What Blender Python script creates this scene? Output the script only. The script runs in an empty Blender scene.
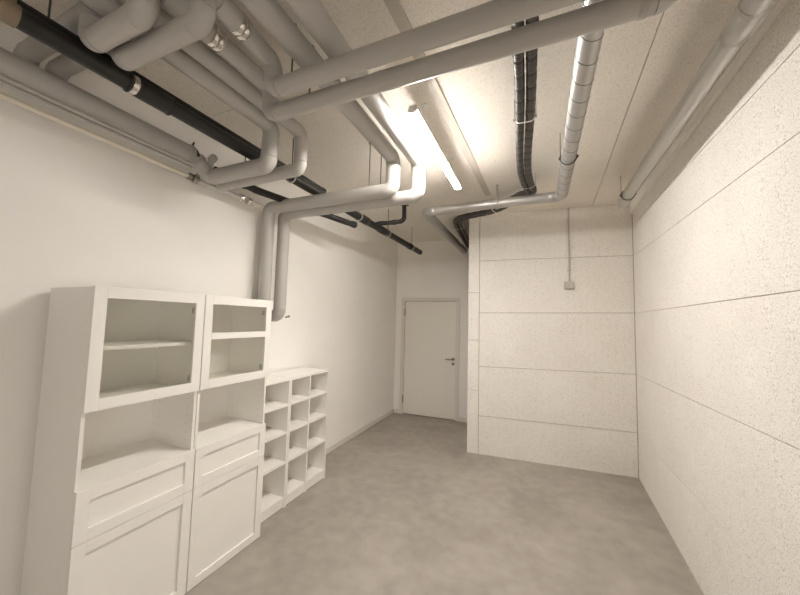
import bpy, bmesh, math, random
from mathutils import Vector, Matrix
random.seed(7)
S = bpy.context.scene
COL = S.collection
OFF = {}                                    # object name -> world location of its root

# ------------------------------------------------------------------ materials
def new_mat(name):
    m = bpy.data.materials.new(name); m.use_nodes = True
    nt = m.node_tree
    return m, nt, nt.nodes['Principled BSDF']
def mat(name, col, rough=.5, metal=0., noise=0., nscale=8., bump=0., bscale=60., spec=.5):
    m, nt, b = new_mat(name)
    b.inputs['Roughness'].default_value = rough
    b.inputs['Metallic'].default_value = metal
    b.inputs['Specular IOR Level'].default_value = spec
    b.inputs['Base Color'].default_value = (*col, 1)
    tc = nt.nodes.new('ShaderNodeTexCoord')
    if noise:
        n = nt.nodes.new('ShaderNodeTexNoise'); n.inputs['Scale'].default_value = nscale; n.inputs['Detail'].default_value = 5
        r = nt.nodes.new('ShaderNodeValToRGB')
        r.color_ramp.elements[0].position = .3; r.color_ramp.elements[1].position = .7
        r.color_ramp.elements[0].color = (*[c*(1-noise) for c in col], 1)
        r.color_ramp.elements[1].color = (*[min(1, c*(1+noise)) for c in col], 1)
        nt.links.new(tc.outputs['Object'], n.inputs['Vector']); nt.links.new(n.outputs['Fac'], r.inputs['Fac'])
        nt.links.new(r.outputs['Color'], b.inputs['Base Color'])
    if bump:
        n2 = nt.nodes.new('ShaderNodeTexNoise'); n2.inputs['Scale'].default_value = bscale; n2.inputs['Detail'].default_value = 3
        bp = nt.nodes.new('ShaderNodeBump'); bp.inputs['Strength'].default_value = bump; bp.inputs['Distance'].default_value = .004
        nt.links.new(tc.outputs['Object'], n2.inputs['Vector']); nt.links.new(n2.outputs['Fac'], bp.inputs['Height'])
        nt.links.new(bp.outputs['Normal'], b.inputs['Normal'])
    return m
def board_mat(name, col, dark, fleck, scale=90., bump=.5, amount=.62):
    """wood-wool / sprayed board: pale ground with small darker flecks and a rough surface"""
    m, nt, b = new_mat(name)
    b.inputs['Roughness'].default_value = .9; b.inputs['Specular IOR Level'].default_value = .2
    tc = nt.nodes.new('ShaderNodeTexCoord')
    n = nt.nodes.new('ShaderNodeTexNoise'); n.inputs['Scale'].default_value = scale; n.inputs['Detail'].default_value = 4; n.inputs['Roughness'].default_value = .65
    r = nt.nodes.new('ShaderNodeValToRGB'); e = r.color_ramp.elements
    e[0].position = .30; e[0].color = (*dark, 1); e[1].position = amount - .12; e[1].color = (*[(a+c)/2 for a, c in zip(col, fleck)], 1)
    k = e.new(amount); k.color = (*col, 1)
    big = nt.nodes.new('ShaderNodeTexNoise'); big.inputs['Scale'].default_value = 2.2; big.inputs['Detail'].default_value = 3
    r2 = nt.nodes.new('ShaderNodeValToRGB'); r2.color_ramp.elements[0].position = .3; r2.color_ramp.elements[1].position = .7
    r2.color_ramp.elements[0].color = (.95, .945, .935, 1); r2.color_ramp.elements[1].color = (1, 1, 1, 1)
    mx = nt.nodes.new('ShaderNodeMix'); mx.data_type = 'RGBA'; mx.blend_type = 'MULTIPLY'; mx.inputs['Factor'].default_value = 1
    L = nt.links.new
    L(tc.outputs['Object'], n.inputs['Vector']); L(tc.outputs['Object'], big.inputs['Vector'])
    L(n.outputs['Fac'], r.inputs['Fac']); L(big.outputs['Fac'], r2.inputs['Fac'])
    L(r.outputs['Color'], mx.inputs[6]); L(r2.outputs['Color'], mx.inputs[7]); L(mx.outputs[2], b.inputs['Base Color'])
    bp = nt.nodes.new('ShaderNodeBump'); bp.inputs['Strength'].default_value = bump; bp.inputs['Distance'].default_value = .004
    L(n.outputs['Fac'], bp.inputs['Height']); L(bp.outputs['Normal'], b.inputs['Normal'])
    return m
def floor_mat():
    m, nt, b = new_mat('polished_concrete')
    tc = nt.nodes.new('ShaderNodeTexCoord'); L = nt.links.new
    n1 = nt.nodes.new('ShaderNodeTexNoise'); n1.inputs['Scale'].default_value = 1.7; n1.inputs['Detail'].default_value = 6; n1.inputs['Distortion'].default_value = .5
    n2 = nt.nodes.new('ShaderNodeTexNoise'); n2.inputs['Scale'].default_value = 9; n2.inputs['Detail'].default_value = 8
    mx = nt.nodes.new('ShaderNodeMix'); mx.inputs['Factor'].default_value = .4
    L(tc.outputs['Object'], n1.inputs['Vector']); L(tc.outputs['Object'], n2.inputs['Vector'])
    L(n1.outputs['Fac'], mx.inputs[2]); L(n2.outputs['Fac'], mx.inputs[3])
    r = nt.nodes.new('ShaderNodeValToRGB'); e = r.color_ramp.elements
    e[0].position = .36; e[0].color = (.31, .282, .246, 1); e[1].position = .64; e[1].color = (.42, .386, .342, 1)
    L(mx.outputs[0], r.inputs['Fac']); L(r.outputs['Color'], b.inputs['Base Color'])
    b.inputs['Roughness'].default_value = .48; b.inputs['Specular IOR Level'].default_value = .35
    return m
def glass_mat():
    m, nt, b = new_mat('tinted_glass')
    nt.nodes.remove(b)
    out = nt.nodes['Material Output']
    tr = nt.nodes.new('ShaderNodeBsdfTransparent'); tr.inputs['Color'].default_value = (.96, .962, .945, 1)
    gl = nt.nodes.new('ShaderNodeBsdfGlossy'); gl.inputs['Roughness'].default_value = .03; gl.inputs['Color'].default_value = (.9, .9, .9, 1)
    fr = nt.nodes.new('ShaderNodeFresnel'); fr.inputs['IOR'].default_value = 1.6
    mx = nt.nodes.new('ShaderNodeMixShader')
    ge = nt.nodes.new('ShaderNodeNewGeometry'); mu = nt.nodes.new('ShaderNodeMath'); mu.operation = 'MULTIPLY_ADD'
    mu.inputs[1].default_value = -1; mu.inputs[2].default_value = 1; m2 = nt.nodes.new('ShaderNodeMath'); m2.operation = 'MULTIPLY'
    nt.links.new(ge.outputs['Backfacing'], mu.inputs[0]); nt.links.new(mu.outputs[0], m2.inputs[0]); nt.links.new(fr.outputs[0], m2.inputs[1])
    nt.links.new(m2.outputs[0], mx.inputs[0]); nt.links.new(tr.outputs[0], mx.inputs[1]); nt.links.new(gl.outputs[0], mx.inputs[2])
    nt.links.new(mx.outputs[0], out.inputs['Surface'])
    return m
def lamp_mat(col, strength):
    m, nt, b = new_mat('lamp_diffuser')
    b.inputs['Base Color'].default_value = (.9, .9, .88, 1)
    b.inputs['Emission Color'].default_value = (*col, 1); b.inputs['Emission Strength'].default_value = strength
    return m
LAMP = 215.0
SKY_FILL = 4.0  # world strength, tuned as fill through the added opening
M = dict(
    plaster=mat('white_plaster', (.91, .892, .86), .85, noise=.012, nscale=3, bump=.05, bscale=40, spec=.2),
    board=board_mat('wood_wool_board', (.93, .91, .875), (.24, .21, .17), (.66, .615, .555), 165, .5, .53),
    rear=mat('grey_render', (.42, .39, .35), .85, noise=.03, nscale=3),
    gap=mat('board_joint', (.30, .27, .23), .9),
    ceil=board_mat('ceiling_spray', (.86, .82, .755), (.50, .445, .37), (.75, .70, .625), 150, .7, .54),
    floor=floor_mat(),
    trim=mat('painted_trim', (.76, .735, .69), .5),
    door=mat('door_paint', (.85, .825, .77), .45),
    steel=mat('brushed_steel', (.33, .31, .28), .35, .9),
    white=mat('white_lacquer', (.86, .845, .815), .38, noise=.01, nscale=4),
    hole=mat('pin_hole', (.18, .165, .14), .8),
    glass=glass_mat(),
    jacket=mat('grey_pvc_jacket', (.455, .44, .415), .45, noise=.02, nscale=6),
    seam=mat('jacket_seam', (.40, .385, .36), .45),
    chrome=mat('shiny_collar', (.78, .75, .70), .18, .95),
    black=mat('black_plastic', (.013, .012, .0105), .5),
    hose=mat('black_hose', (.045, .041, .037), .42),
    rubber=mat('rubber_lining', (.03, .028, .025), .7),
    zinc=mat('galvanised_sheet', (.47, .462, .45), .45, .75, noise=.05, nscale=14),
    zincseam=mat('duct_seam', (.16, .155, .145), .6, .3),
    greyduct=mat('grey_duct', (.55, .545, .53), .33, .75),
    rod=mat('threaded_rod', (.10, .095, .085), .5, .6),
    cream=mat('cream_plastic_pipe', (.74, .68, .58), .45),
    tie=mat('white_cable_tie', (.8, .78, .74), .5),
    beige=mat('beige_sleeve', (.24, .185, .125), .6),
    shade_strip=mat('painted_shadow', (.52, .485, .43), .7),  # darker tone of the shadow painted on the ceiling
    grey=mat('light_grey_plastic', (.52, .50, .465), .5),
    lamp=lamp_mat((1.0, .936, .865), LAMP),
    lampbody=mat('lamp_housing', (.82, .80, .77), .4),
)

# ------------------------------------------------------------------ mesh builder
class MB:
    def __init__(s): s.v = []; s.f = []; s.mi = []; s.sm = []; s.sharp = []
    def add(s, vs, fs, mi=0, smooth=False):
        o = len(s.v); s.v += [Vector(v) for v in vs]
        for f in fs: s.f.append([i+o for i in f]); s.mi.append(mi); s.sm.append(smooth)
        return o
    def box(s, x0, x1, y0, y1, z0, z1, T=None, mi=0):
        vs = [Vector((x, y, z)) for z in (z0, z1) for y in (y0, y1) for x in (x0, x1)]
        if T: vs = [T @ v for v in vs]
        s.add(vs, [(0, 2, 3, 1), (4, 5, 7, 6), (0, 1, 5, 4), (2, 6, 7, 3), (0, 4, 6, 2), (1, 3, 7, 5)], mi); return s
    def hexa(s, lo, hi, mi=0):
        """lo, hi: 4 corner points each (same winding)"""
        s.add(list(lo)+list(hi), [(3, 2, 1, 0), (4, 5, 6, 7), (0, 1, 5, 4), (1, 2, 6, 5), (2, 3, 7, 6), (3, 0, 4, 7)], mi); return s
    def rings(s, rings, cap0=True, cap1=True, mi=0):
        n = len(rings[0]); o = s.add([p for r in rings for p in r], [], mi)
        for k in range(len(rings)-1):
            for i in range(n):
                j = (i+1) % n
                s.f.append([o+k*n+i, o+k*n+j, o+(k+1)*n+j, o+(k+1)*n+i]); s.mi.append(mi); s.sm.append(True)
        for on, k, fl in ((cap0, 0, True), (cap1, len(rings)-1, False)):
            if on:
                c = [o+k*n+i for i in range(n)]
                s.f.append(c[::-1] if fl else c); s.mi.append(mi); s.sm.append(False)
                s.sharp += [(o+k*n+i, o+k*n+(i+1) % n) for i in range(n)]
        return s
    def sweep(s, pts, rad, n=28, cap0=True, cap1=True, mi=0):
        pts = [Vector(p) for p in pts]; R = rad if isinstance(rad, (list, tuple)) else [rad]*len(pts)
        t0 = (pts[1]-pts[0]).normalized(); up = Vector((0, 0, 1)) if abs(t0.z) < .9 else Vector((0, 1, 0))
        a = t0.cross(up).normalized(); rs = []; tp = t0
        for k, p in enumerate(pts):
            t = ((pts[min(k+1, len(pts)-1)]-p).normalized()+(p-pts[max(k-1, 0)]).normalized()).normalized()
            q = tp.rotation_difference(t); a = (q @ a); a = (a-t*a.dot(t)).normalized(); b = t.cross(a); tp = t
            rs.append([p+(a*math.cos(2*math.pi*i/n)+b*math.sin(2*math.pi*i/n))*R[k] for i in range(n)])
        return s.rings(rs, cap0, cap1, mi)
    def cyl(s, a, b, r, n=24, mi=0, r2=None): return s.sweep([a, b], [r, r if r2 is None else r2], n, mi=mi)
    def collar(s, a, b, r, n=28, mi=0, lip=.003):
        a = Vector(a); b = Vector(b); d = (b-a); L = d.length; d.normalize()
        return s.sweep([a, a+d*lip, b-d*lip, b], [r-lip, r, r, r-lip], n, mi=mi)
    def torus(s, c, axis, R, r, n=28, m=8, mi=0):
        c = Vector(c); ax = Vector(axis).normalized(); u = ax.orthogonal().normalized(); w = ax.cross(u); rs = []
        for i in range(n):
            A = 2*math.pi*i/n; d = u*math.cos(A)+w*math.sin(A)
            rs.append([c+d*(R+r*math.cos(2*math.pi*j/m))+ax*r*math.sin(2*math.pi*j/m) for j in range(m)])
        o = s.add([p for q in rs for p in q], [])
        for i in range(n):
            for j in range(m):
                i2, j2 = (i+1) % n, (j+1) % m
                s.f.append([o+i*m+j, o+i2*m+j, o+i2*m+j2, o+i*m+j2]); s.mi.append(mi); s.sm.append(True)
        return s
    def build(s, name, mats, parent=None, bevel=0):
        if not isinstance(mats, (list, tuple)): mats = [mats]
        off = OFF[parent.name] if parent else Vector((0, 0, 0))
        me = bpy.data.meshes.new(name)
        me.from_pydata([tuple(v-off) for v in s.v], [], s.f)
        for m in mats: me.materials.append(m)
        for p, mi, sm in zip(me.polygons, s.mi, s.sm): p.material_index = mi; p.use_smooth = sm
        if s.sharp:
            es = set(tuple(sorted(e)) for e in s.sharp)
            for e in me.edges:
                if tuple(sorted(e.vertices)) in es: e.use_edge_sharp = True
        bm = bmesh.new(); bm.from_mesh(me); bmesh.ops.recalc_face_normals(bm, faces=bm.faces); bm.to_mesh(me); bm.free()
        me.update()
        o = bpy.data.objects.new(name, me); COL.objects.link(o)
        if parent: o.parent = parent
        OFF[o.name] = off
        if bevel:
            b = o.modifiers.new('bevel', 'BEVEL'); b.width = bevel; b.segments = 2; b.limit_method = 'ANGLE'; b.angle_limit = math.radians(50)
            b.harden_normals = False
        return o
def thing(name, label, cat, loc, group=None):
    o = bpy.data.objects.new(name, None); COL.objects.link(o)
    o.location = loc; o.empty_display_size = .1
    o['label'] = label; o['category'] = cat
    if group: o['group'] = group
    OFF[o.name] = Vector(loc)
    return o
def tag(o, label, cat, group=None):
    o['label'] = label; o['category'] = cat
    if group: o['group'] = group
    return o
def struct(o): o['kind'] = 'structure'; return o

def corner_path(pts, rb):
    """split a polyline into straight runs and rounded elbows: [(kind, points)]"""
    pts = [Vector(p) for p in pts]; out = []; cur = pts[0]
    for k in range(1, len(pts)-1):
        p = pts[k]; d0 = (p-pts[k-1]).normalized(); d1 = (pts[k+1]-p).normalized()
        ang = d0.angle(d1); r = rb[k-1] if isinstance(rb, (list, tuple)) else rb
        t = r*math.tan(ang/2)
        a = p-d0*t; b = p+d1*t
        ctr = a+(d1-d0*d0.dot(d1)).normalized()*r
        n = max(6, int(ang/math.radians(9)))
        ax = d0.cross(d1).normalized(); arc = []
        for i in range(n+1):
            q = Matrix.Rotation(ang*i/n, 3, ax); arc.append(ctr+q @ (a-ctr))
        if (a-cur).length > .003: out.append(('pipe_section', [cur, a]))
        out.append(('elbow', arc)); cur = b
    if (pts[-1]-cur).length > .003: out.append(('pipe_section', [cur, pts[-1]]))
    return out
def pipe_run(root, pts, r, m, rb=None, grow=.0012, n=32):
    segs = corner_path(pts, rb if rb else r*1.06)
    for i, (kind, ps) in enumerate(segs):
        rr = r+(grow if kind == 'elbow' else 0)
        MB().sweep(ps, rr, n, cap0=True, cap1=True).build(kind, m, root)
def hanger(root, x, y, ztop, zc, r, axis, two=False):
    """threaded rod down from the ceiling to a ring round the pipe"""
    b = MB(); b.cyl((x, y, ztop), (x, y, zc+r), .004, 8); b.cyl((x, y, ztop-.004), (x, y, ztop), .014, 12)
    return b.build('hanger', M['rod'], root)

ZC = 3.07                                                        # ceiling height
# ------------------------------------------------------------------ the room
YR = -3.0
def xr(y): return 1.019+(y-4.383)*.0406                          # face of the right-hand wall
struct(MB().box(-2.65, 1.3, YR-.15, 5.75, -.08, 0).build('floor', M['floor']))
# ceiling boards with open joints
def xj(y): return .553+(y-2.4)*.032
cb = MB(); cb.box(-2.65, 1.3, YR-.15, 5.75, ZC+.012, ZC+.1, mi=1)
G = .0022
def cboard(xa, xb, y0, y1):
    cb.hexa([(xa(y0), y0, ZC), (xb(y0), y0, ZC), (xb(y1), y1, ZC), (xa(y1), y1, ZC)],
            [(xa(y0), y0, ZC+.012), (xb(y0), y0, ZC+.012), (xb(y1), y1, ZC+.012), (xa(y1), y1, ZC+.012)])
cx = lambda v: (lambda y: v)
xl = lambda y: -1.871+(y-2.4)*.017
sh = lambda f, d: (lambda y: f(y)+d)
for y0, y1 in ((YR, 1.48-.003), (1.48+.003, 3.5-G), (3.5+G, 5.7)): cboard(cx(-2.6), sh(xl, -G*.5), y0, y1)
for y0, y1 in ((YR, 1.48-.003), (1.48+.003, 3.98-G*.3), (3.98+G*.3, 5.7)): cboard(sh(xl, G*.5), cx(-1.30), y0, y1)
cboard(cx(-1.3), sh(xj, -G), YR, 5.7); cboard(sh(xj, G), cx(1.3), YR, 5.7)
struct(cb.build('ceiling', [M['ceil'], M['gap']]))
# plain walls
def xw(y): return -2.37+(y-5.38)*.005                           # face of the left-hand wall
struct(MB().hexa([(-2.65, YR-.15, 0), (xw(YR-.15), YR-.15, 0), (xw(5.75), 5.75, 0), (-2.65, 5.75, 0)],
                 [(-2.65, YR-.15, ZC), (xw(YR-.15), YR-.15, ZC), (xw(5.75), 5.75, ZC), (-2.65, 5.75, ZC)]).build('wall_left', M['plaster']))
struct(MB().box(xw(YR-.15)+.001, 1.3, YR-.15, YR, 0, ZC).build('wall_rear', M['rear']))
# far wall with the door opening; local frame: u along the wall, n into the room
def frame(P0, P1):
    u = (Vector(P1)-Vector(P0)); u.z = 0; u.normalize(); n = Vector((u.y, -u.x, 0))
    return Matrix(((u.x, n.x, 0, P0[0]), (u.y, n.y, 0, P0[1]), (0, 0, 1, 0), (0, 0, 0, 1)))
TD = frame((-2.37, 5.38, 0), (-1.24, 5.43, 0))
DX0, DX1, DH = .168, 1.112, 2.005
wb = MB(); wb.box(-.02, DX0, -.2, 0, 0, ZC, TD); wb.box(DX1, 2.2, -.2, 0, 0, ZC, TD); wb.box(DX0, DX1, -.2, 0, DH, ZC, TD); wb.box(DX0, DX1, -.2, -.105, 0, DH, TD)
struct(wb.build('wall_back', M['plaster']))
# boarded block to the right of the door
P0, P1 = Vector((-.826, 4.2238, 0)), Vector((1.019, 4.383, 0))
TP = frame(P0, P1); LP = (P1-P0).length
pb = MB(); pb.box(0, LP+.02, -1.25, -.014, 0, ZC, TP, mi=1)
jl = [.472, 1.088, 1.774, 2.455]; jr = [.482, 1.118, 1.802, 2.462]
def wall_boards(b, T, u0, u1, la, lb, top, g=.003):
    za = [0]+la+[top]; zb = [0]+lb+[top]
    for k in range(len(za)-1):
        l0, l1 = za[k]+(g if k else 0), za[k+1]-(g if k < len(za)-2 else 0)
        r0, r1 = zb[k]+(g if k else 0), zb[k+1]-(g if k < len(za)-2 else 0)
        q = [(u0, -.014, l0), (u1, -.014, r0), (u1, -.014, r1), (u0, -.014, l1)]
        w = [(u0, 0, l0), (u1, 0, r0), (u1, 0, r1), (u0, 0, l1)]
        b.hexa([T @ Vector(p) for p in q], [T @ Vector(p) for p in w])
wall_boards(pb, TP, 0, .137, [.784, 1.421, 2.038, 2.69], [.784, 1.421, 2.038, 2.69], ZC, .0022)
wall_boards(pb, TP, .143, LP-.005, jl, jr, ZC, .0028)
struct(pb.build('wall_front', [M['board'], M['gap']]))
# right-hand wall
TR = frame((1.019, 4.383, 0), (xr(YR), YR, 0)); LR = math.hypot(xr(4.383)-xr(YR), 4.383-YR)
WY0, WY1, WZ0, WZ1 = -2.5, -.75, .35, 1.85                       # added side opening behind the viewer, lets sky in as fill
U0, U1 = (4.383-WY1)*LR/(4.383-YR), (4.383-WY0)*LR/(4.383-YR)
rb_ = MB(); rb_.box(-.02, U0, -.2, -.014, 0, ZC, TR, mi=1); rb_.box(U1, LR+.05, -.2, -.014, 0, ZC, TR, mi=1)
rb_.box(U0, U1, -.2, -.014, 0, WZ0, TR, mi=1); rb_.box(U0, U1, -.2, -.014, WZ1, ZC, TR, mi=1)
ja = [.485, 1.118, 1.800, 2.452, 2.815]; sl = [.0385, .034, .003, -.0195, -.034]
jz = lambda u: [a+k*u for a, k in zip(ja, sl)]
wall_boards(rb_, TR, 0, U0, ja, jz(U0), ZC, .0022)
wall_boards(rb_, TR, U1, LR, jz(U1), jz(LR), ZC, .0022)
wall_boards(rb_, TR, U0, U1, [], [], WZ0, .0022)
rb_.box(U0, U1, -.014, 0, WZ1, ZC, TR)
struct(rb_.build('wall_right', [M['board'], M['gap']]))
wf = MB(); 
for a, b in ((U0, U0+.05), (U1-.05, U1)): wf.box(a, b, -.2, .012, WZ0, WZ1, TR)
for a, b in ((WZ0, WZ0+.05), (WZ1-.05, WZ1)): wf.box(U0+.05, U1-.05, -.2, .012, a, b, TR)
wn = struct(wf.build('fill_window_1', M['trim']))  # frame of the unseen opening added for fill light
# baseboards
bl = MB()
for a, b in ((2.915, 5.378), (YR, .80)):
    q = lambda z: [(xw(a), a, z), (xw(a)+.013, a, z), (xw(b)+.013, b, z), (xw(b), b, z)]
    bl.hexa(q(0), q(.07))
struct(bl.build('baseboard_left', M['trim'], bevel=.003))
bb = MB(); bb.box(.014, DX0-.058, 0, .013, 0, .07, TD); bb.box(DX1+.058, 1.62, 0, .013, 0, .07, TD)
struct(bb.build('baseboard_back', M['trim'], bevel=.003))
# door
dl = MB(); dl.box(DX0+.012, DX1-.012, -.046, -.004, .012, DH-.012, TD)
dr = struct(dl.build('door_1', M['door'], bevel=.002)); 
fr = MB()
for a, b in ((DX0-.055, DX0+.008), (DX1-.008, DX1+.055)): fr.box(a, b, -.1, .016, 0, DH+.055, TD)
fr.box(DX0+.008, DX1-.008, -.1, .016, DH-.008, DH+.055, TD)
fr.build('door_frame', M['trim'], dr, bevel=.003)
hx = DX1-.050
hb = MB(); hb.cyl(TD @ Vector((hx, -.004, 1.012)), TD @ Vector((hx, .006, 1.012)), .027)
hb.sweep([TD @ Vector(p) for p in ((hx, .004, 1.012), (hx, .04, 1.012), (hx-.012, .05, 1.012), (hx-.03, .052, 1.012), (hx-.125, .052, 1.010))], .0095, 12)
hb.build('door_handle', M['steel'], dr)
lb_ = MB(); lb_.cyl(TD @ Vector((hx, -.004, .935)), TD @ Vector((hx, .006, .935)), .026); lb_.cyl(TD @ Vector((hx, .005, .94)), TD @ Vector((hx, .009, .94)), .009, 12)
lb_.build('lock_rosette', M['steel'], dr)
for z in (.265, 1.80):
    h = MB(); h.cyl(TD @ Vector((DX0+.006, .014, z-.065)), TD @ Vector((DX0+.006, .014, z)), .012, 12); h.cyl(TD @ Vector((DX0+.006, .014, z+.002)), TD @ Vector((DX0+.006, .014, z+.065)), .012, 12)
    h.build('hinge', M['steel'], dr)

# ------------------------------------------------------------------ cabinets
SC = .93
XF = -1.9285; XB = -2.352
def cabinet(y0, y1, label, rail):
    t = thing('display_cabinet', label, 'cabinet', (-2.15, (y0+y1)/2, 0), 'white display cabinets by the left wall')
    H = 1.786; p = .017; xc = XF-.0185                      # carcass front edge
    g = .0012; z1, z2, z3 = .597, .838, 1.191
    for i, (a, b, sgn) in enumerate(((y0+g, y0+p, 1), (y1-p, y1-g, -1))):
        s = MB(); s.box(XB, xc, a, b, .012, H-.004)
        inner = b if sgn > 0 else a
        for x in (xc-.055, XB+.075):                        # rows of shelf-pin holes
            for k in range(18):
                z = z2+.05+k*.05
                if abs(z-z3) < .03: continue
                c = [Vector((x+.0027*math.cos(q*math.pi/4), inner+sgn*.0004, z+.0027*math.sin(q*math.pi/4))) for q in range(8)]
                s.add(c, [list(range(8))], 1)
        s.build('side_panel', [M['white'], M['hole']], t)
    MB().box(XB, xc, y0+p, y1-p, H-.021, H-.004).build('top_panel', M['white'], t, bevel=.001)
    MB().box(XB, xc, y0+p, y1-p, .03, .047).build('bottom_panel', M['white'], t)
    MB().box(XB, XB+.006, y0+p, y1-p, .047, H-.021).build('back_panel', M['white'], t)
    MB().box(XB+.006, xc-.002, y0+p, y1-p, z2-.020, z2-.003).build('shelf', M['white'], t, bevel=.001)
    MB().box(XB+.006, xc-.002, y0+p, y1-p, z3-.002, z3+.015).build('shelf', M['white'], t, bevel=.001)
    if not rail:
        MB().box(XB+.008, xc-.035, y0+p+.001, y1-p-.001, 1.472, 1.490).build('shelf', M['white'], t, bevel=.001)
    MB().box(xc-.045, xc-.03, y0+p, y1-p, .0, .03).build('plinth', M['white'], t)
    A, B = y0+.0015, y1-.0015
    # glass door
    w = .053
    d = MB()
    d.box(xc+.0006, XF, A, A+w, z3, H); d.box(xc+.0006, XF, B-w, B, z3, H)
    d.box(xc+.0006, XF, A+w, B-w, z3, z3+w+.003); d.box(xc+.0006, XF, A+w, B-w, H-w-.003, H)
    if rail: d.box(xc+.0006, XF, A+w, B-w, 1.503, 1.545)
    gd = d.build('glass_door', M['white'], t, bevel=.0012)
    MB().box(xc+.006, xc+.009, A+w-.006, B-w+.006, z3+w-.004, H-w+.004).build('glass_pane', M['glass'], gd)
    for z in (z3+.075, H-.10):
        h = MB(); h.box(xc-.05, xc-.001, y1-p-.018, y1-p, z-.018, z+.018); h.box(xc-.012, xc+.0005, y1-p-.034, y1-p-.004, z-.012, z+.012)
        h.build('hinge', M['grey'], gd, bevel=.002)
    def shaker(z0, zt, fy, fz, name):
        e = MB()
        e.box(xc+.0006, XF, A, A+fy, z0, zt); e.box(xc+.0006, XF, B-fy, B, z0, zt)
        e.box(xc+.0006, XF, A+fy, B-fy, z0, z0+fz); e.box(xc+.0006, XF, A+fy, B-fy, zt-fz, zt)
        o = e.build(name, M['white'], t, bevel=.0012)
        MB().box(xc+.002, XF-.012, A+fy, B-fy, z0+fz, zt-fz).build('inset_panel', M['white'], o)
    shaker(z1+.0012, z2, .054, .055, 'drawer_front')
    shaker(.004, z1-.0012, .054, .052, 'cabinet_door')
    return t
CY0 = .8282; CW = .558
cabinet(CY0, CY0+CW-.002, 'white tall cabinet nearest the camera, lone inner shelf behind its glass', False)
cabinet(CY0+CW+.002, CY0+2*CW, 'white tall cabinet whose glass door has a white middle rail, beside the bookcases', True)

# ------------------------------------------------------------------ open bookcases
def bookcase(y0, y1, div, label):
    t = thing('bookcase', label, 'bookcase', (-2.19, (y0+y1)/2, 0), 'low open white bookcases')
    xf = -2.0345; xb = -2.355; H = 1.114; p = .0175
    ys = [y0, y1]
    MB().box(xb, xf, y0+.0008, y0+p, 0, H-.001).build('side_panel', M['white'], t, bevel=.001)
    MB().box(xb, xf, y1-p, y1-.0008, 0, H-.001).build('side_panel', M['white'], t, bevel=.001)
    MB().box(xb, xf-.001, y0+p, y1-p, H-.022, H).build('top_panel', M['white'], t, bevel=.001)
    MB().box(xb, xb+.005, y0+p, y1-p, .05, H-.022).build('back_panel', M['white'], t)
    edges = [y0+p]
    if div:
        MB().box(xb+.005, xf-.001, div-.008, div+.008, 0, H-.022).build('divider', M['white'], t, bevel=.001); edges += [div-.008, div+.008]
    edges.append(y1-p)
    for a, b in zip(edges[::2], edges[1::2]):
        MB().box(xf-.022, xf-.008, a, b, .006, .067).build('plinth', M['white'], t)
        MB().box(xb+.005, xf-.003, a, b, .068, .092).build('bottom_panel', M['white'], t, bevel=.001)
        for z in (.397, .655, .895):
            MB().box(xb+.006, xf-.004, a+.0005, b-.0005, z-.024, z).build('shelf', M['white'], t, bevel=.001)
bookcase(1.962, 2.317, None, 'narrow white bookcase of one column, partly hidden by the tall cabinets')
bookcase(2.319, 2.898, 2.594, 'wider white bookcase of two columns, farther from the tall cabinets')

# ------------------------------------------------------------------ insulated pipes
GP = 'grey insulated pipes under the ceiling'
YP = YR+.02
def jpipe(name_label, loc, pts, r, rb=None):
    t = thing('insulated_pipe', name_label, 'pipe', loc, GP)
    pipe_run(t, pts, r, M['jacket'], rb)
    return t
ZY = 2.91
# left pair: they run towards the door, drop, then cross to the left wall
t = jpipe('grey insulated pipe, front one of two that drop and cross to the upper left wall', (-1.59, 1.515, 2.64),
          [(-1.585, YP, 2.895), (-1.585, 1.515, 2.895), (-1.60, 1.515, 2.638), (-2.14, 1.515, 2.638), (-2.18, 1.415, 2.745)], .051)
v = MB(); v.collar((-2.17, 1.442, 2.716), (-2.178, 1.42, 2.738), .058); v.build('flange', M['seam'], t)
v = MB(); v.cyl((-2.14, 1.50, 2.69), (-2.12, 1.50, 2.765), .018, 16); v.collar((-2.145, 1.51, 2.765), (-2.09, 1.50, 2.775), .026, lip=.008)
v.build('valve', M['grey'], t)
t = jpipe('grey insulated pipe dropping to the left wall just behind a slightly thicker one', (-1.46, 1.66, 2.65),
          [(-1.465, YP, 2.905), (-1.465, 1.66, 2.905), (-1.465, 1.66, 2.655), (-2.225, 1.66, 2.652)], .043)
# two that weave: raised over the drain, low crossing at the top left, along the ceiling, low crossing to the right
t = jpipe('grey insulated pipe with the upper of the two long crossings at the top right', (-1.19, 1.131, 2.77),
          [(-2.30, .749, 2.78), (-2.30, .749, 2.905), (-1.69, .749, 2.905), (-1.69, .749, 2.77), (-1.165, .749, 2.77), (-1.165, .749, ZY),
           (-1.193, 1.131, ZY), (-1.193, 1.131, 2.774), (.42, 1.131, 2.774), (.42, 1.131, ZC-.001)], .0415, .047)
MB().sweep([(-1.1665, .80, ZY), (-1.1735, .892, ZY)], .0475, 32).build('thick_sleeve', M['jacket'], t)
c = MB(); c.collar((-1.1735, .893, ZY), (-1.1755, .918, ZY), .050, lip=.002); c.collar((-1.1755, .920, ZY), (-1.1775, .944, ZY), .049, lip=.002); c.build('collar', M['chrome'], t)
hanger(t, -1.076, 1.131, ZC, 2.774, .0415, (1, 0, 0))
T_L1 = t
t = jpipe('grey insulated pipe with the lower long crossing, ringed by a collar at its right end', (-1.34, 1.263, 2.76),
          [(-2.30, .643, 2.78), (-2.30, .643, 2.91), (-1.69, .643, 2.91), (-1.69, .643, 2.768), (-1.33, .643, 2.768), (-1.33, .643, ZY),
           (-1.342, 1.263, ZY), (-1.342, 1.263, 2.762), (.42, 1.263, 2.762), (.42, 1.263, ZC-.001)], .0415, .047)
MB().sweep([(-1.331, .70, ZY), (-1.334, .892, ZY)], .0475, 32).build('thick_sleeve', M['jacket'], t)
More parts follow.
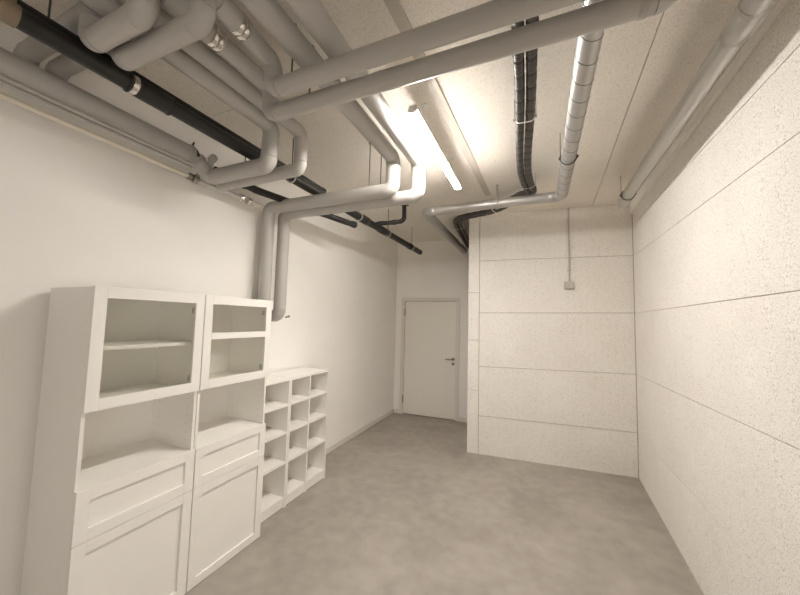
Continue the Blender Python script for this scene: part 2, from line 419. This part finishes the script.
c = MB(); c.collar((-1.334, .893, ZY), (-1.3345, .918, ZY), .050, lip=.002); c.collar((-1.3345, .920, ZY), (-1.335, .944, ZY), .049, lip=.002); c.build('collar', M['chrome'], t)
MB().collar((.325, 1.263, 2.762), (.352, 1.263, 2.762), .0435, lip=.002).build('collar', M['seam'], t)
hanger(t, -1.076, 1.263, ZC, 2.762, .0415, (1, 0, 0))
# right pair: along the ceiling, drop beside the lamp, cross to the left wall and go down it
t = jpipe('grey insulated pipe with the left riser of two going down the wall behind the cabinets', (-2.265, 2.185, 1.6),
          [(-.985, YP, 2.905), (-1.017, 2.185, 2.905), (-1.017, 2.185, 2.655), (-2.268, 2.185, 2.655), (-2.268, 2.185, 1.60), (-2.405, 2.185, 1.60)], .054)
hanger(t, -1.225, 2.185, ZC, 2.655, .054, (1, 0, 0))
t = jpipe('grey insulated pipe nearest the lamp, its riser ending with a tap above the bookcases', (-2.17, 2.31, 1.65),
          [(-.815, YP, 2.905), (-.856, 2.31, 2.905), (-.856, 2.31, 2.632), (-2.20, 2.31, 2.632), (-2.20, 2.31, 1.668), (-2.405, 2.31, 1.668)], .054)
hanger(t, -1.187, 2.31, ZC, 2.632, .054, (1, 0, 0))
v = MB(); v.cyl((-2.140, 2.325, 1.655), (-2.108, 2.335, 1.665), .007, 10); v.cyl((-2.110, 2.334, 1.664), (-2.102, 2.337, 1.667), .011, 12); v.build('drain_tap', M['steel'], t)
# big wall pipe
t = thing('insulated_pipe', 'thick grey insulated pipe running along the top of the left wall', 'pipe', (-2.18, 0, 2.69), GP)
MB().sweep([(-2.18, YP, 2.752), (-2.18, 1.39, 2.752)], .06, 32).build('pipe_section', M['jacket'], t)
MB().collar((-2.18, 1.36, 2.752), (-2.18, 1.393, 2.752), .0635).build('end_ring', M['seam'], t)
b = MB(); b.torus((-2.18, 1.405, 2.752), (0, 1, .4), .05, .012); b.cyl((-2.18, 1.39, 2.79), (-2.17, 1.40, 2.845), .006, 8); b.build('clamp', M['rubber'], t)
# thin pipes under it
def thin(label, x, z, r, y1, m):
    t = thing('thin_pipe', label, 'pipe', (x, 0, z), 'thin pipes under the thick wall pipe')
    MB().sweep([(x, YP, z), (x, y1, z)], r, 14).build('pipe_section', m, t)
    return t
t = thin('thin grey pipe tucked directly under the thick wall pipe', -2.120, 2.662, .0095, 1.385, M['jacket'])
t = thin('thin grey pipe, middle one of three under the thick wall pipe', -2.180, 2.668, .0105, 1.40, M['jacket'])
t = thing('water_pipe', 'thin cream pipe against the left wall with steel couplings', 'pipe', (-2.245, 0, 2.64), 'thin pipes under the thick wall pipe')
MB().sweep([(-2.245, YP, 2.662), (-2.25, 1.43, 2.632)], .0135, 16).build('pipe_section', M['cream'], t)
c = MB(); c.collar((-2.25, 1.425, 2.632), (-2.25, 1.455, 2.631), .026, lip=.005); c.collar((-2.25, 1.46, 2.631), (-2.25, 1.50, 2.63), .030, lip=.006)
c.cyl((-2.25, 1.48, 2.63), (-2.22, 1.48, 2.665), .012, 12); c.build('coupling', M['steel'], t)
MB().sweep([(-2.25, 1.50, 2.63), (-2.255, 1.86, 2.637)], .0175, 16).build('pipe_section', M['jacket'], t)
for y in (1.85, 1.93):
    MB().collar((-2.255, y, 2.637), (-2.255, y+.045, 2.637), .033, lip=.006).build('coupling', M['chrome'], t)
MB().sweep([(-2.255, 1.975, 2.637), (-2.258, 2.10, 2.64)], .018, 16).build('pipe_section', M['cream'], t)

# ------------------------------------------------------------------ black drain pipes
GB = 'black drain pipes at the upper left'
t = thing('drain_pipe', 'long black drain pipe with couplings running to a capped end before the door wall', 'pipe', (-1.76, 2, 2.71), GB)
def xm(y): return -1.787+.0118*y
P = lambda y, dz=0: (xm(y), y, 2.752+dz)
MB().sweep([P(.40), P(4.80)], .0385, 28).build('pipe_section', M['black'], t)
MB().sweep([P(YP), P(.465)], .0425, 28).build('sleeve', M['beige'], t)
MB().collar(P(.862), P(1.0), .0465).build('coupling', M['black'], t)
MB().collar(P(1.0), P(1.012), .0485).build('coupling', M['black'], t)
c = MB(); c.collar(P(.826), P(.852), .044, lip=.002); c.build('clamp', M['chrome'], t)
c = MB(); c.collar(P(.815), P(.826), .046, lip=.002); c.collar(P(.852), P(.862), .046, lip=.002); c.build('rubber_ring', M['rubber'], t)
for a, b_ in ((2.95, 3.12), (3.40, 3.62), (4.34, 4.44)):
    MB().collar(P(a), P(b_), .0455, lip=.006).build('coupling', M['black'], t)
for y in (1.91, 2.93, 3.64, 4.46):
    c = MB(); c.torus(P(y), (0, 1, 0), .042, .006); c.build('clamp', M['grey'], t)
    c = MB(); c.cyl((xm(y), y, 2.795), (xm(y), y, ZC), .004, 8); c.build('rod', M['rod'], t)
MB().collar(P(4.79), P(4.835), .041, lip=.008).build('end_cap', M['black'], t)
b = MB(); b.sweep([(xm(3.25), 3.25, 2.752), (-1.70, 3.36, 2.80), (-1.66, 3.42, 2.815)], .027, 20); b.build('branch', M['black'], t)
t = thing('drain_branch', 'black drain bend coming down from the ceiling to the long drain pipe', 'pipe', (-1.49, 3.56, 2.8), GB)
pipe_run(t, [(-1.492, 3.56, ZC-.002), (-1.478, 3.53, 2.855), (-1.66, 3.425, 2.817)], .026, M['black'], .065)
MB().collar((-1.60, 3.46, 2.83), (-1.56, 3.483, 2.838), .031).build('coupling', M['rubber'], t)
c = MB(); c.box(-1.535, -1.445, 3.52, 3.60, ZC-.008, ZC-.0005); c.build('ceiling_plate', M['rod'], t)
t = thing('drain_pipe', 'second black drain pipe tucked just above the long one at top left', 'pipe', (-1.83, 1, 2.77), GB)
Q = lambda y: (-1.838+.0118*y, y, 2.818)
MB().sweep([Q(.40), Q(2.35)], .0335, 28).build('pipe_section', M['black'], t)
MB().sweep([Q(YP), Q(.465)], .037, 28).build('sleeve', M['beige'], t)
MB().collar(Q(2.34), Q(2.38), .036, lip=.006).build('end_cap', M['black'], t)
for y in (.56, 1.70):
    c = MB(); c.cyl((Q(y)[0], y, 2.850), (Q(y)[0], y, ZC), .004, 8); c.build('rod', M['rod'], t)
t = thing('drain_pipe', 'short black drain pipe ending under the long one beyond the grey crossings', 'pipe', (-2.0, 2.2, 2.65), GB)
pipe_run(t, [(-2.165, 1.56, 2.716), (-2.165, 1.95, 2.716), (-1.835, 2.80, 2.665), (-1.80, 2.92, 2.665)], .030, M['black'], .15)
MB().collar((-2.165, 1.80, 2.716), (-2.165, 1.83, 2.716), .036).build('clamp', M['rubber'], t)
c = MB(); c.cyl((-2.165, 1.815, 2.724), (-2.165, 1.815, ZC), .005, 8); c.build('rod', M['rod'], t)
MB().collar((-1.809, 2.885, 2.665), (-1.795, 2.935, 2.665), .035, lip=.006).build('coupling', M['black'], t)

# ------------------------------------------------------------------ galvanised spiral duct
def helix(b, a, e, r, pitch, w=.0022, n=24, phase=0):
    a = Vector(a); e = Vector(e); d = e-a; L = d.length; d.normalize()
    up = Vector((0, 0, 1)); u = d.cross(up).normalized(); v_ = u.cross(d)
    N = int(L/pitch*n); pts = []
    for i in range(N+1):
        A = 2*math.pi*i/n+phase
        pts.append(a+d*(L*i/N)+(u*math.cos(A)+v_*math.sin(A))*r)
    b.sweep(pts, w, 6)
t = thing('spiral_duct', 'shiny galvanised spiral duct along the ceiling, turning left before the boarded wall', 'duct', (.217, 3.34, 2.82))
zs = 2.872; R1 = .0495
rr = [(.182, YP, zs), (.222, 3.335, zs), (-1.150, 3.352, zs), (-1.155, 5.432, zs)]
segs = corner_path(rr, .062)
for kind, ps in segs:
    r_ = R1 if (kind == 'pipe_section' and ps[0].x > 0 and ps[1].x > 0) else (.053 if kind == 'pipe_section' and ps[1].y > 4 else .048)
    if kind == 'elbow': r_ = .0485
    MB().sweep(ps, r_, 32).build('duct_section' if kind == 'pipe_section' else 'elbow', M['zinc'], t)
    if kind == 'pipe_section':
        if ps[0].x > 0 and ps[1].x > 0:
            h = MB(); helix(h, ps[0], ps[1], r_, .135, .0019); h.build('spiral_seam', M['zincseam'], t)
        else:
            d = (ps[1]-ps[0]).normalized()
            MB().collar(ps[0]+d*.0, ps[0]+d*.05, r_+.002, lip=.001).build('sleeve', M['zinc'], t)
            MB().collar(ps[1]-d*.055, ps[1]-d*.004, r_+.002, lip=.001).build('sleeve', M['zinc'], t)
def duct_clamp(root, c, axis, r, side):
    b = MB(); b.torus(c, axis, r+.003, .0045, 32, 6)
    s = Vector(side)
    for k in (-1, 1):
        p = Vector(c)+s*k*(r+.004); b.box(p.x-.011, p.x+.011, p.y-.009, p.y+.009, p.z-.006, p.z+.006)
        b.cyl(p, (p.x, p.y, ZC), .0022, 8); b.cyl((p.x, p.y, p.z-.012), (p.x, p.y, p.z+.012), .006, 8)
    return b
duct_clamp(t, (.217, 2.56, zs), (0, 1, 0), R1, (1, 0, 0)).build('duct_clamp', M['rod'], t)
b = MB(); b.collar((-.388, 3.3425, zs), (-.356, 3.3425, zs), .055, lip=.003); b.cyl((-.372, 3.3425, zs+.05), (-.372, 3.3425, ZC), .012, 10); b.build('duct_clamp', M['zinc'], t)

# grey duct beside the right wall
t = thing('round_duct', 'smooth grey round duct in the corner above the right wall', 'duct', (.785, 2, 2.83))
zr = 2.88
MB().sweep([(.765, 1.60, zr), (.790, 3.70, zr)], .049, 32).build('duct_section', M['greyduct'], t)
MB().sweep([(.735, YP, zr), (.765, 1.60, zr)], .0505, 32).build('duct_section', M['greyduct'], t)
MB().collar((.7645, 1.56, zr), (.766, 1.70, zr), .0525, lip=.003).build('coupling', M['greyduct'], t)
MB().collar((.7643, 1.545, zr), (.7645, 1.56, zr), .054, lip=.003).build('coupling', M['greyduct'], t)
lab = MB()
def patch(y0, y1, a0, a1, r):
    n = 6; vs = [(.7652+r*math.sin(a0+(a1-a0)*i/n), y, zr-r*math.cos(a0+(a1-a0)*i/n)) for y in (y0, y1) for i in range(n+1)]
    lab.add(vs, [(i, i+1, n+2+i, n+1+i) for i in range(n)], 0, True)
patch(1.575, 1.675, math.radians(28), math.radians(52), .0532)
lab.build('paper_label', M['tie'], t)
MB().collar((.7888, 3.60, zr), (.790, 3.72, zr), .0525, lip=.003).build('coupling', M['greyduct'], t)
duct_clamp(t, (.788, 3.52, zr), (0, 1, 0), .049, (1, 0, 0)).build('duct_clamp', M['rod'], t)
# timber-like edge board in the corner of ceiling and right wall
eb = MB(); q = lambda z: [(xr(YR)-.03, YR, z), (xr(YR)-.001, YR, z), (xr(4.34)-.001, 4.34, z), (xr(4.34)-.03, 4.34, z)]
eb.hexa(q(2.935), q(ZC-.001)); struct(eb.build('trim_2', M['plaster']))

# ------------------------------------------------------------------ black corrugated hoses
def spline(ps, step=.0045):
    ps = [Vector(p) for p in ps]; ps = [2*ps[0]-ps[1]]+ps+[2*ps[-1]-ps[-2]]; out = []
    for k in range(1, len(ps)-2):
        a, b, c, d = ps[k-1:k+3]; n = max(4, int((c-b).length/step))
        for i in range(n):
            t_ = i/n
            out.append(.5*((2*b)+(c-a)*t_+(2*a-5*b+4*c-d)*t_*t_+(3*b-a-3*c+d)*t_**3))
    out.append(ps[-2]); return out
core = [(-.026, YP, 2.94), (-.030, .5, 2.94), (-.048, 1.6, 2.94), (-.064, 2.07, 2.935), (-.084, 2.45, 2.935), (-.092, 2.80, 2.94), (-.078, 3.12, 2.955), (-.052, 3.36, 2.98), (-.066, 3.44, 2.985),
        (-.14, 3.475, 2.985), (-.235, 3.55, 2.975), (-.35, 3.67, 2.95), (-.50, 3.745, 2.935), (-.66, 3.78, 2.928), (-.82, 3.83, 2.925), (-.91, 3.93, 2.925), (-.945, 4.12, 2.925), (-.985, 4.5, 2.93), (-1.02, 4.95, 2.935), (-1.045, 5.43, 2.935)]
path = spline(core)
def hose(off, label):
    t = thing('corrugated_hose', label, 'hose', (core[3][0]+off, 2, 2.9), 'black corrugated hoses')
    pts = []; R = []; s = 0
    for k, p in enumerate(path):
        d = (path[min(k+1, len(path)-1)]-path[max(k-1, 0)]).normalized(); side = Vector((d.y, -d.x, 0)).normalized()
        pts.append(p+side*off)
        if k: s += (pts[k]-pts[k-1]).length
        ph = (s % .10)/.10
        R.append(.0258-.0062*max(0, 1-abs(ph-.5)/.085)+.0012*abs(math.cos(ph*math.pi))+.0006*math.sin(s*2*math.pi/.02))
    MB().sweep(pts, R, 18).build('hose_wall', M['hose'], t)
    return t
ha = hose(-.0292, 'left one of the two black ribbed hoses under the ceiling')
hb_ = hose(.0292, 'right one of the two black ribbed hoses, nearer the spiral duct')
def strap(c, d, label):
    c = Vector(c); d = Vector(d).normalized(); side = Vector((d.y, -d.x, 0)).normalized(); up = Vector((0, 0, 1))
    prof = []
    for i in range(40):
        A = 2*math.pi*i/40; ca, sa = math.cos(A), math.sin(A)
        x = .0275*(1 if ca > 0 else -1)*(1 if abs(ca) > 1e-6 else 0)+.0278*ca; prof.append(side*x+up*.0278*sa)
    b = MB(); rings = []
    for i in range(40):
        p = prof[i]; nrm = p.normalized()
        rings.append([c+p-d*.005, c+p+nrm*.002-d*.005, c+p+nrm*.002+d*.005, c+p+d*.005])
    o = b.add([q for r in rings for q in r], [])
    for i in range(40):
        j = (i+1) % 40
        for k in range(4):
            l = (k+1) % 4; b.f.append([o+i*4+k, o+j*4+k, o+j*4+l, o+i*4+l]); b.mi.append(0); b.sm.append(False)
    for k in (-1, 1): b.cyl(c+side*k*.062, c+side*k*.062+Vector((0, 0, ZC-c.z)), .0035, 8, mi=1); b.box(*[w for q in zip(c+side*k*.062-Vector((.007, .007, .012)), c+side*k*.062+Vector((.007, .007, .002))) for w in q], mi=1)
    ob = b.build('hose_strap', [M['tie'], M['grey']])
    tag(ob, label, 'strap', 'straps round the black hoses')
def near(y):
    k = min(range(1, len(path)-1), key=lambda i: abs(path[i].y-y)); return path[k], path[k+1]-path[k-1]
for y, lb in ((2.06, 'pale strap round both black hoses midway along their straight run'), (3.20, 'pale strap round both black hoses where they bend behind the spiral duct'),
              (3.72, 'pale strap round both black hoses under the crossing spiral duct'), (4.22, 'pale strap round both black hoses beside the edge of the boarded wall')):
    strap(*near(y), lb)

# ------------------------------------------------------------------ ceiling lamp, painted shadow strip, socket
t = thing('ceiling_lamp', 'long lit white batten lamp under the ceiling beside the grey pipes', 'lamp', (-.668, 2.27, 2.89))
LX = -.668; LZ = 2.89
MB().box(LX-.0277, LX+.0277, 1.685, 2.865, LZ, LZ+.035).build('housing', M['lampbody'], t, bevel=.004)
for y in (1.9, 2.65):
    w_ = MB(); w_.cyl((LX, y, LZ+.034), (LX, y, ZC-.001), .0025, 8); w_.cyl((LX, y, ZC-.012), (LX, y, ZC-.001), .014, 12); w_.build('suspension_rod', M['lampbody'], t)
def half(y0, y1, r, z, grow=0):
    n = 14; rs = []
    for y in (y0, y1):
        rs.append([Vector((LX+r*math.cos(math.pi+math.pi*i/n), y, z+.55*r*math.sin(math.pi+math.pi*i/n))) for i in range(n+1)])
    return MB().rings(rs)
half(1.69, 2.860, .0275, LZ).build('diffuser', M['lamp'], t)
for a, b_ in ((1.67, 1.69), (2.860, 2.875)): half(a, b_, .0285, LZ+.001).build('end_cap', M['lampbody'], t)
t = MB(); t.hexa([(-.625, 1.05, ZC-.0012), (-.56, 1.05, ZC-.012), (-.462, 3.60, ZC-.0012), (-.527, 3.60, ZC-.0012)], [(-.625, 1.05, ZC), (-.56, 1.05, ZC), (-.462, 3.60, ZC), (-.527, 3.60, ZC)])  # thin strip standing in for a soft shadow band beside the lamp
tag(t.build('shadow_strip', M['shade_strip']), 'flat grey strip of painted shadow on the ceiling to the right of the lamp', 'shadow')
t = thing('junction_box', 'small pale junction box on the boarded wall', 'box', (.36, 4.32, 2.07), None)
uu = (Vector((.352, 4.325, 0))-P0).dot((P1-P0).normalized())
MB().box(uu-.05, uu+.05, 0, .042, 2.075, 2.165, TP).build('box_body', M['grey'], t, bevel=.004)
MB().box(uu-.046, uu+.046, .042, .05, 2.079, 2.161, TP).build('lid', M['grey'], t, bevel=.003)
t = thing('conduit', 'vertical grey conduit from the ceiling down to the small junction box', 'conduit', (.36, 4.32, 2.165))
MB().sweep([TP @ Vector((uu+.008, .013, 2.166)), TP @ Vector((uu+.008, .013, ZC-.001))], .0095, 12).build('tube', M['grey'], t)
b = MB()
for z in (2.30, 2.62, 2.94): b.box(uu-.006, uu+.022, 0, .024, z-.007, z+.007, TP)
b.build('clip', M['grey'], t, bevel=.002)

# ------------------------------------------------------------------ world, camera
w = bpy.data.worlds.new('world'); S.world = w; w.use_nodes = True
w.node_tree.nodes['Background'].inputs[0].default_value = (1, .94, .875, 1)
w.node_tree.nodes['Background'].inputs[1].default_value = SKY_FILL
pl = bpy.data.lights.new('fill_portal', 'AREA'); pl.shape = 'RECTANGLE'; pl.size = WZ1-WZ0; pl.size_y = WY1-WY0; pl.cycles.is_portal = True  # guides sampling through the added fill opening
po = bpy.data.objects.new('fill_portal', pl); COL.objects.link(po)
po.location = (xr((WY0+WY1)/2)+.17, (WY0+WY1)/2, (WZ0+WZ1)/2); po.rotation_euler = (0, math.radians(90), math.radians(-2.3))
f, yaw, pitch, roll, hh = 321.297, .4035, .0687, .025, 1.661
cy, sy, cp, sp = math.cos(yaw), math.sin(yaw), math.cos(pitch), math.sin(pitch)
fw = Vector((-sy*cp, cy*cp, sp)); r = Vector((cy, sy, 0)); u = r.cross(fw)
c, s_ = math.cos(roll), math.sin(roll)
RR = c*r+s_*u; UU = c*u-s_*r
cam = bpy.data.cameras.new('camera'); cam.sensor_width = 36; cam.lens = f/800*36; cam.clip_start = .02
co = bpy.data.objects.new('camera', cam); COL.objects.link(co)
co.matrix_world = Matrix(((RR.x, UU.x, -fw.x, 0), (RR.y, UU.y, -fw.y, 0), (RR.z, UU.z, -fw.z, hh), (0, 0, 0, 1)))
S.camera = co
S.view_settings.view_transform = 'Standard'; S.view_settings.look = 'None'
S.view_settings.gamma = 1; S.view_settings.use_curve_mapping = False
S.view_settings.exposure = .33
S.cycles.max_bounces = 16; S.cycles.diffuse_bounces = 12; S.cycles.glossy_bounces = 4; S.cycles.transparent_max_bounces = 12
S.cycles.sample_clamp_indirect = 6
